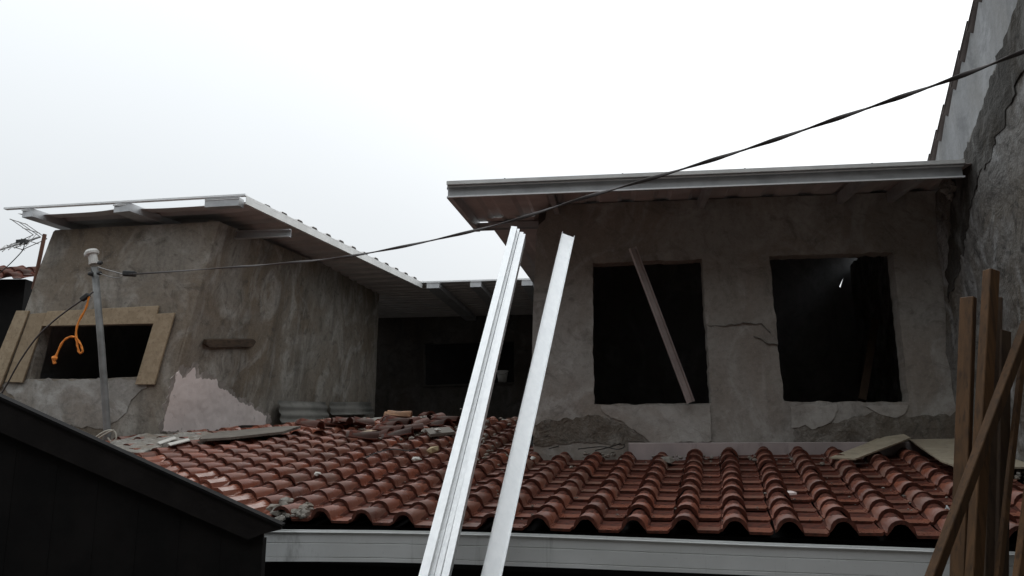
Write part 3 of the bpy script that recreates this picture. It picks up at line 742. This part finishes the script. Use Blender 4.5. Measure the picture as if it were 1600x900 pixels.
# ================================================================== ELECTRIC SERVICE PIPE
yb = 7.75
pb_, pt_ = at(168, 676, yb), at(148, 418, yb)
sp = thing('service_pipe', 'leaning grey service pipe with white weather cap before the boarded window', 'pipe', pb_)
t = MB(); t.tube([pb_-Z*.25, pb_, (pb_+pt_)/2+V((.006, 0, 0)), pt_], .033, 12); t.build('pole', M['pipe'], sp, smooth=True)
c0 = at(147, 413, yb); c1 = at(144, 396, yb); d = (c1-c0).normalized()
t = MB(); t.tube([c0, c0+d*.03, c0+d*.032, c1-d*.012, c1-d*.01, c1+d*.012, c1+d*.034, c1+d*.046], [.047, .047, .042, .044, .062, .066, .055, .02], 16); t.build('weather_cap', M['pvc'], sp, smooth=False)
h0 = at(136, 396, yb-.02); t = MB(); t.tube([h0-Z*.035, h0-Z*.012, h0+V((.02, 0, .012)), h0+V((.05, 0, .016))], [.024, .03, .032, .03], 12); t.build('cap_spout', M['pvc'], sp, smooth=True)
t = MB(); p = at(147.5, 422, yb); t.tube([p-Z*.06, p-Z*.03, p-Z*.028, p+Z*.03], [.036, .036, .031, .031], 12); t.build('clamp', M['darkmetal'], sp)
for du, dv in ((156, 411), (141, 428), (155, 427)):
    p = at(du, dv, yb-.05); t = MB(); t.tube([p-V((.02, 0, 0)), p, p+V((.022, 0, .004))], [.014, .022, .016], 10); t.build('insulator', M['darkmetal'], sp)
def px_path(px, Y, n=6):
    """smooth path through photograph points; Y is a depth or one per point"""
    Ys = Y if isinstance(Y, (list, tuple)) else [Y]*len(px)
    P = [at(u, v, y) for (u, v), y in zip(px, Ys)]; out = []
    for i in range(len(P)-1):
        a, b, c, d = P[max(i-1, 0)], P[i], P[i+1], P[min(i+2, len(P)-1)]
        for k in range(n):
            t = k/n; out.append(.5*((2*b)+(c-a)*t+(2*a-5*b+4*c-d)*t*t+(3*b-a-3*c+d)*t**3))
    out.append(P[-1]); return out
# overhead cable
cab = [(200, 429), (330, 420), (430, 412.5), (520, 404), (600, 391), (700, 370), (800, 345), (900, 313), (1000, 284), (1100, 254), (1200, 222), (1300, 188), (1400, 154), (1500, 119), (1600, 80), (1720, 30)]
cab_end = V((3.2, -2.3, H+1.9))
def cy(u): k = (u-200)/1400; return 1/((1-k)/7.6+k/2.3)
cb_ = thing('power_cable', 'flat black power cable sagging across the sky to the service pipe', 'cable', at(200, 429, 7.6))
path = px_path(cab, [cy(u) for u, v in cab], 14); pe = path[-1]; path += [pe.lerp(cab_end, k/40)-Z*.12*(k/40)*(1-k/40) for k in range(1, 41)]
t = MB(); t.tube(path, .0085, 8, .5, .23); t.build('line', M['cablegrey'], cb_, smooth=True)
t = MB(); p = at(204, 428, 7.6); t.bar(p-V((.07, 0, -.005)), p+V((.05, 0, 0)), .05, .06, Z); t.build('wedge_clamp', M['darkmetal'], cb_, bevel=.008)
t = MB(); t.tube(px_path([(153, 417), (165, 421), (180, 425), (193, 429)], 7.65), .006, 6); t.tube(px_path([(156, 427), (170, 432), (186, 434), (196, 428)], 7.65), .004, 6); t.build('tail_wire', M['alu'], cb_)
dc = thing('drop_cable', 'thin black cable drooping from the pipe clamp past the window boards', 'cable', at(138, 463, 7.6))
t = MB(); t.tube(px_path([(146, 456), (128, 469), (105, 485), (80, 505), (55, 530), (30, 566), (10, 602), (-6, 628)], [7.68, 7.65, 7.65, 7.65, 7.68, 7.75, 7.8, 7.82], 8), .008, 6); t.build('line', M['cablegrey'], dc, smooth=True)
t = MB(); a, b = at(139, 460, 7.6), at(127, 469, 7.6); t.bar(a, b, .05, .04, V((0, 1, 0))); t.build('clamp', M['darkmetal'], dc, bevel=.006)
t = MB(); t.tube(px_path([(139, 463), (134, 482), (122, 505), (119, 525), (126, 538), (129, 549), (124, 551), (121, 540), (118, 528), (108, 527), (97, 536), (86, 560)], 7.6, 8), .012, 8, .72, .55)
ro = t.build('rope', M['rope'], smooth=True); tag(ro, 'short orange rope looped below the cable clamp in front of the window', 'rope')
p = at(85, 560, 7.6); kn = MB(); kn.rock(p, .028, 5, 1.0); kn.tube([p+V((-.01, 0, -.01)), p+V((.01, 0, -.05))], [.012, .016], 6); kn.build('knot', M['rope'], ro)
t = MB(); t.tube(px_path([(150, 683), (160, 676), (172, 672), (180, 676), (181, 686), (174, 690), (168, 684)], 7.5, 8), .008, 6); t.tube(px_path([(148, 690), (158, 682), (170, 675), (178, 672)], 7.48, 8), .007, 6)
tag(t.build('wire_coil', M['cablewhite']), 'loop of pale cable at the foot of the service pipe', 'cable')
# television aerial
ay = 9.0
an = thing('tv_antenna', 'small television aerial on a rusty mast beside the left roof corner', 'antenna', at(55, 440, ay))
t = MB(); t.tube([at(52, 452, ay), at(70, 366, ay)], .022, 8); t.build('mast', M['rust'], an)
t = MB(); b0, b1 = at(-40, 403, ay-.5), at(63, 370, ay-.02); t.tube([b0, b1], .011, 8); t.build('boom', M['alu'], an)
for k in range(9):
    p = b0.lerp(b1, .1+.095*k); hl = .13+.012*k; e = V((-.25, .75, .42)).normalized() if k < 8 else V((-.2, .7, .5)).normalized()
    t = MB(); t.tube([p-e*hl, p+e*hl], .005, 6); t.build('element', M['alu'], an)
p = b0.lerp(b1, .72); t = MB(); t.bar(p-V((.06, 0, 0)), p+V((.05, 0, .01)), .05, .06, Z); t.build('junction_box', M['darkmetal'], an)
for sg in (1, -1):
    t = MB(); q = b1; 
    for o in (-.09, .0, .09): t.tube([q+V((o*.3, o, 0)), q+V((-.22+o*.3, o-.1, .16*sg))], .005, 6)
    for o in (.4, .95): t.tube([q+V((-.22*o-.03, -.12-.1*o, .16*sg*o)), q+V((-.22*o+.03, .12-.1*o, .16*sg*o))], .005, 6)
    t.build('reflector', M['alu'], an)
t = MB(); t.tube(px_path([(38, 378), (36, 390), (22, 406), (5, 422), (-15, 440)], ay-.05, 6), .006, 6); t.build('lead', M['rubber'], an)

# ================================================================== STEEL CHANNELS
Yb, Yt = 3.3, 5.75
def steel(name, label, b, tpx, yb_, yt_, face, mat='galv', wd=.088, h=.036, ext=2.2, lip=.0, group='galvanised channels leaning over the roof', th=.004, roll=0.):
    a, c = at(*b, yb_), at(*tpx, yt_); d = (c-a).normalized(); a2 = a-d*ext
    if a2.z < .02: a2 = a-d*((a.z-.02)/d.z)
    r = V((1, 0, 0)); r = (r-d*r.dot(d)).normalized(); n = r.cross(d)
    if n.y > 0: n = -n
    f = {'open': n, 'back': -n, 'right': r, 'left': -r}[face]
    f = (f+r*roll).normalized(); mb = MB(); chan(mb, a2, c, wd, h, f, lip, th); o = mb.build(name, M[mat]); tag(o, label, 'steel channel', group); return o
steel('steel_channel', 'single bright channel, open side up, right of the bundle', (767, 900), (887, 368), 3.70, 5.28, 'open', wd=.088, h=.022, roll=.30, th=.003)
steel('steel_channel', 'leftmost bright channel of the leaning bundle of four', (671, 900), (808, 361), 3.70, 5.26, 'left', wd=.075, h=.040, lip=.013, roll=.3, th=.003)
steel('steel_channel', 'second channel from the left in the leaning bundle of four', (680, 900), (812, 364), 3.75, 5.31, 'left', wd=.070, h=.022, roll=-.15, th=.003)
steel('steel_channel', 'third channel in the leaning bundle, its end set lower than its left neighbours', (681, 900), (812, 369), 3.75, 5.28, 'right', wd=.075, h=.028, roll=-.35, th=.003)
steel('steel_channel', 'rightmost channel of the leaning bundle of four', (703, 900), (821, 372), 3.72, 5.25, 'left', wd=.07, h=.032, lip=.012, roll=.3, th=.003)
a = onR(1078, 629, .06); b = onR(987, 388, .12)
mb = MB(); d = (b-a).normalized(); chan(mb, a+Z*.0, b, .052, .035, -dR+eR*.4, .0, .004)
tag(mb.build('steel_channel', M['primer']), 'red primed channel propped diagonally across the first window opening', 'steel channel')

# ================================================================== TIMBERS on the right
def timber(label, b, tpx, yb_, yt_, wd, dp, mat, tw=0.0):
    a, c = at(*b, yb_), at(*tpx, yt_); d = (c-a).normalized(); a2 = a-d*((a.z-.0)/d.z)
    sx = V((math.cos(tw), math.sin(tw), 0))
    mb = MB(); mb.bar(a2, c, wd, dp, sx); o = mb.build('timber', M[mat], bevel=.003)
    tag(o, label, 'timber', 'timbers leaning at the right of the gutter')
timber('timber with pale left edge, left of the tallest one', (1498, 900), (1513, 465), 3.30, 3.40, .030, .06, 'timber', .55)
timber('tallest upright timber of the leaning group', (1522, 900), (1549, 423), 3.22, 3.34, .050, .045, 'timber', .25)
timber('dark timber close behind the tallest one', (1545, 900), (1557, 466), 3.36, 3.46, .040, .05, 'timber2', -.3)
timber('shorter dark brown timber right of the tallest one', (1561, 900), (1566, 518), 3.34, 3.44, .05, .05, 'timber2', .2)
timber('timber slanting across in front of the uprights', (1458, 900), (1606, 505), 3.05, 3.30, .045, .035, 'timber', .5)
timber('thin pale lath standing right of the dark timbers', (1560, 900), (1602, 520), 3.2, 3.5, .026, .02, 'timber', .3)
timber('timber just entering the picture below the thin lath', (1592, 900), (1625, 640), 3.1, 3.3, .034, .03, 'timber', .3)
timber('thin dark stick at the back of the leaning timbers', (1530, 900), (1540, 520), 3.42, 3.5, .035, .03, 'timber2', .1)
a, b = onR(1347, 626, -.5), onR(1368, 500, -.9)
mb = MB(); mb.bar(a, b, .06, .04, eR); tag(mb.build('timber', M['timber2'], bevel=.003), 'brown timber standing inside the second window opening', 'timber')

# ================================================================== THINGS LYING ON THE TILES
def sheet_px(px, hs_, th, name, mat, label, cat, group=None):
    P = [onT(u, v, h) for (u, v), h in zip(px, hs_)]; n = NT
    k = len(P); mb = MB()
    q = P[:]; 
    if geometry.normal(q).dot(n) < 0: q.reverse()
    mb.add([p for p in q]+[p+n*th for p in q], [tuple(range(k-1, -1, -1)), tuple(range(k, 2*k))]+[(i, (i+1) % k, k+(i+1) % k, k+i) for i in range(k)])
    return tag(mb.build(name, M[mat]), label, cat, group)
sheet_px([(1296, 717), (1337, 719), (1423, 686), (1398, 673), (1366, 690)], [.075, .075, .13, .13, .09], .010, 'plywood_sheet', 'ply', 'pale plywood offcut tilted over the tiles under the second window', 'plywood')
sheet_px([(1398, 673), (1500, 676), (1640, 692), (1660, 732), (1500, 733), (1470, 722), (1426, 692)], [.10, .10, .09, .08, .075, .08, .10], .010, 'plywood_sheet', 'ply', 'large plywood sheet on the tiles behind the timbers', 'plywood')
sheet_px([(318, 684), (345, 678), (430, 670), (470, 669), (442, 678), (360, 687), (312, 690)], [.095]*7, .022, 'plank', 'greyplank', 'long grey plank lying along the foot of the left wall', 'plank')
sheet_px([(664, 674), (702, 671), (711, 679), (672, 683)], [.08, .09, .09, .08], .025, 'plank', 'greyplank', 'short grey plank end on the broken tiles', 'plank')
sheet_px([(563, 676), (592, 672), (600, 679), (575, 681)], [.075]*4, .012, 'plank', 'board', 'small tan board scrap left of the broken tiles', 'board')
for i, (px, lab) in enumerate((([(246, 692), (272, 683), (276, 686), (250, 695)], 'upper pale lath lying by the grey plank'), ([(262, 694), (294, 686), (297, 689), (266, 697)], 'lower pale lath lying by the grey plank'))):
    sheet_px(px, [.09]*4, .008, 'lath', 'chip', lab, 'lath')
# asbestos sheets leaning on the side wall
def lean_sheet(px, label):
    A, B, C_, D_ = px
    a = onS(*A, .16); b = onS(*B, .16); c = onS(*D_, .05)
    along = (b-a); up_ = c-a
    mb = MB(); corr(a, along.normalized(), up_.normalized(), along.length, up_.length, .105, .028, mb, None, 2, False); warp(mb)
    tag(mb.build('corrugated_sheet', M['asb'], smooth=True), label, 'roofing sheet', 'old corrugated sheets against the side wall')
lean_sheet([(438, 662), (514, 661), (513, 628), (434, 626)], 'left old corrugated sheet leaning on the brown side wall')
lean_sheet([(517, 650), (584, 648), (582, 634), (513, 629)], 'right old corrugated sheet leaning deeper in the corner')
# loose tiles
def loose(u, v, h, yaw, tiltx, tilty, me, label, group):
    P = onT(u, v, h); rot = Matrix.Rotation(yaw, 4, 'Z')@Matrix.Rotation(tiltx, 4, 'X')@Matrix.Rotation(tilty, 4, 'Y')
    o = put(me, 'loose_tile', Matrix.Translation(P)@rot); tag(o, label, 'roof tile', group); return o
GL = 'loose tiles heaped at the top of the roof'
loose(642, 655, .09, .35+1.2, .1, .1, ME_Y, 'ochre half round tile on top of the broken heap', GL)
loose(500, 672, .10, 1.1, .2, .0, ME_O, 'dark red loose tile lying alone beside the grey plank', GL)
loose(604, 664, .10, .2, .15, .1, ME_T, 'clean red loose tile left of the broken heap', GL)
hp_ = [(612, 684, .07, .9), (628, 680, .10, 1.3), (645, 682, .09, 1.5), (660, 676, .10, 1.9), (622, 672, .13, .7), (640, 668, .14, 1.2), (657, 664, .14, 1.7), (668, 666, .10, 2.3), (600, 676, .07, .3),
       (560, 666, .08, 2.0), (578, 668, .08, 2.5), (545, 668, .07, 1.4), (700, 668, .10, .8), (715, 664, .11, 1.2), (690, 658, .10, 2.8), (528, 664, .07, .5), (672, 655, .12, .4), (590, 690, .07, 1.7), (735, 660, .08, 1.0)]
LBL = {8: 'dirty clay tile at the near left foot of the broken heap', 9: 'clay tile in the row of three left of the heap, middle one', 10: 'clay tile in the row of three left of the heap, nearest the heap',
       11: 'clay tile in the row of three left of the heap, farthest from it', 12: 'dirty clay tile just behind the short grey plank', 13: 'clay tile half hidden behind the leaning channel bundle',
       14: 'clay tile at the right end of the broken heap', 15: 'clay tile by the foot of the corrugated sheets', 16: 'clay tile at the very back of the heap below the rear wing', 17: 'clay tile lying flat nearer than the heap, alone',
       18: 'farthest right loose clay tile, behind the channel bundle'}
for i, (u, v, h, yw) in enumerate(hp_):
    h = .05+(h-.07)*.4
    loose(u, v, h, yw, rnd.uniform(-.22, .22), rnd.uniform(-.25, .35), ME_O, LBL.get(i, 'broken dirty clay tile inside the heap below the rear wing'), GL)
# stones and shards that can be told apart
def stone(u, v, h, r, mat, label, cat='stone', flat=.6, seed=1, name='stone'):
    mb = MB(); mb.rock(onT(u, v, h), r, seed, flat); tag(mb.build(name, M[mat]), label, cat)
stone(678, 704, .07, .075, 'yellow', 'yellowish stone on the tiles left of the leaning bundle', flat=.5, seed=3)
stone(650, 718, .09, .05, 'chip', 'white plaster shard below the yellowish stone', 'shard', .4, 4, 'plaster_shard')
stone(683, 672, .13, .035, 'chip', 'small white shard on the short plank', 'shard', .5, 5, 'plaster_shard')
stone(497, 741, .09, .035, 'chip', 'tiny white shard on the glossy left tiles', 'shard', .5, 6, 'plaster_shard')
stone(1040, 719, .05, .085, 'mortar', 'flaky mortar lump between two tile rolls under the ledge', 'mortar lump', .4, 7, 'mortar_lump')
stone(833, 716, .08, .03, 'chip', 'white chip right of the single channel', 'shard', .5, 8, 'plaster_shard')
stone(933, 686, .08, .07, 'mortar', 'block of mortar under the wire loops', 'mortar lump', .6, 9, 'mortar_lump')
mb = MB(); P = onT(1231, 772, .05); mb.prism([P+eT*-.035+upT*.02, P+eT*.02+upT*.03, P+eT*.045-upT*.01, P-eT*.0-upT*.03, P-eT*.03-upT*.015], (NT+upT*.3).normalized(), .012)
tag(mb.build('plaster_shard', M['pink']), 'pale broken tile shard in a pan of the front tiles', 'shard')
mb = MB(); P = onT(1469, 800, .03); g = random.Random(4); pts = []
for i in range(6):
    for j in range(4): pts.append(P+eT*((i-2.5)*.016)+upT*((j-1.5)*.018)+NT*g.uniform(0, .03))
mb.add(pts, [(i*4+j, i*4+j+1, i*4+j+5, i*4+j+4) for i in range(5) for j in range(3)])
o = mb.build('plastic_wrapper', M['film']); o.modifiers.new('s', 'SOLIDIFY').thickness = .002; tag(o, 'crumpled silvery wrapper on the tiles by the slanting timber', 'wrapper')
# wire loops near the ledge
def wire(px, h, label):
    P = [onT(u, v, h) for u, v in px]; out = []
    for i in range(len(P)-1):
        a, b, c, d = P[max(i-1, 0)], P[i], P[i+1], P[min(i+2, len(P)-1)]
        for k in range(8):
            t = k/8; out.append(.5*((2*b)+(c-a)*t+(2*a-5*b+4*c-d)*t*t+(3*b-a-3*c+d)*t**3))
    mb = MB(); mb.tube(out, .004, 6); tag(mb.build('wire', M['rubber']), label, 'wire')
wire([(858, 701), (885, 694), (915, 687), (945, 684), (968, 688), (976, 697), (965, 702), (940, 698), (900, 702)], .1, 'long dark wire looped over the tiles left of the ledge')
wire([(930, 704), (955, 698), (975, 690), (962, 685), (948, 692)], .11, 'short dark wire curl crossing the longer one')
wire([(570, 716), (590, 707), (612, 702), (640, 704), (655, 700)], .09, 'thin dark wire lying on the tiles below the heap')
# mortar rubble along the feet of the walls and dust lumps in the pans
rb_ = MB(); g = random.Random(12)
def scat(n, uv, r0, r1, h=.04):
    for i in range(n):
        u, v = uv(); rb_.rock(onT(u, v, h), g.uniform(r0, r1)*g.uniform(.5, 1), g.random(), .6)
scat(70, lambda: (g.uniform(842, 985), g.gauss(690, 4)), .02, .06, .06)
scat(60, lambda: (g.uniform(180, 430), g.gauss(683, 4)), .03, .07, .03)
scat(150, lambda: (g.gauss(660, 70), g.gauss(668, 11)), .02, .055, .05)
scat(90, lambda: (g.uniform(700, 990), g.gauss(705, 9)), .012, .035, .05)
scat(60, lambda: (g.uniform(1000, 1300), 712+abs(g.gauss(0, 6))), .01, .028, .03)
scat(46, lambda: (g.gauss(455, 14), g.gauss(797, 6)), .02, .05, .05)
scat(40, lambda: (g.uniform(1540, 1610), g.gauss(735, 6)), .01, .03, .05)
scat(170, lambda: (g.uniform(560, 1480), g.uniform(705, 815)), .005, .013, .03)
tag(rb_.build('mortar_rubble', M['mortar']), 'crumbled mortar and dust scattered over the tiles', kind='stuff')
# mortar bed at the foot of the left wing
def bed(px, h, seed, parent):
    mbx = MB(); slab([ts(onT(u, v, h)) for u, v in px], [], E0+NT*h, eT, nT+Z*SL, NT, .06, .045, .03, 5, .05, 0, seed, mbx); mbx.build('mortar_bed', M['mortar'], parent)
bed([(160, 704), (185, 686), (250, 678), (330, 675), (440, 668), (440, 676), (335, 685), (270, 692), (225, 706)], .075, 61, lw)
bed([(425, 674), (440, 668), (520, 660), (600, 652), (680, 648), (680, 654), (600, 660), (520, 669), (440, 678)], .0, 63, lw)
bed([(838, 699), (835, 687), (900, 684), (984, 687), (982, 694), (940, 696), (890, 697)], .06, 62, rw)
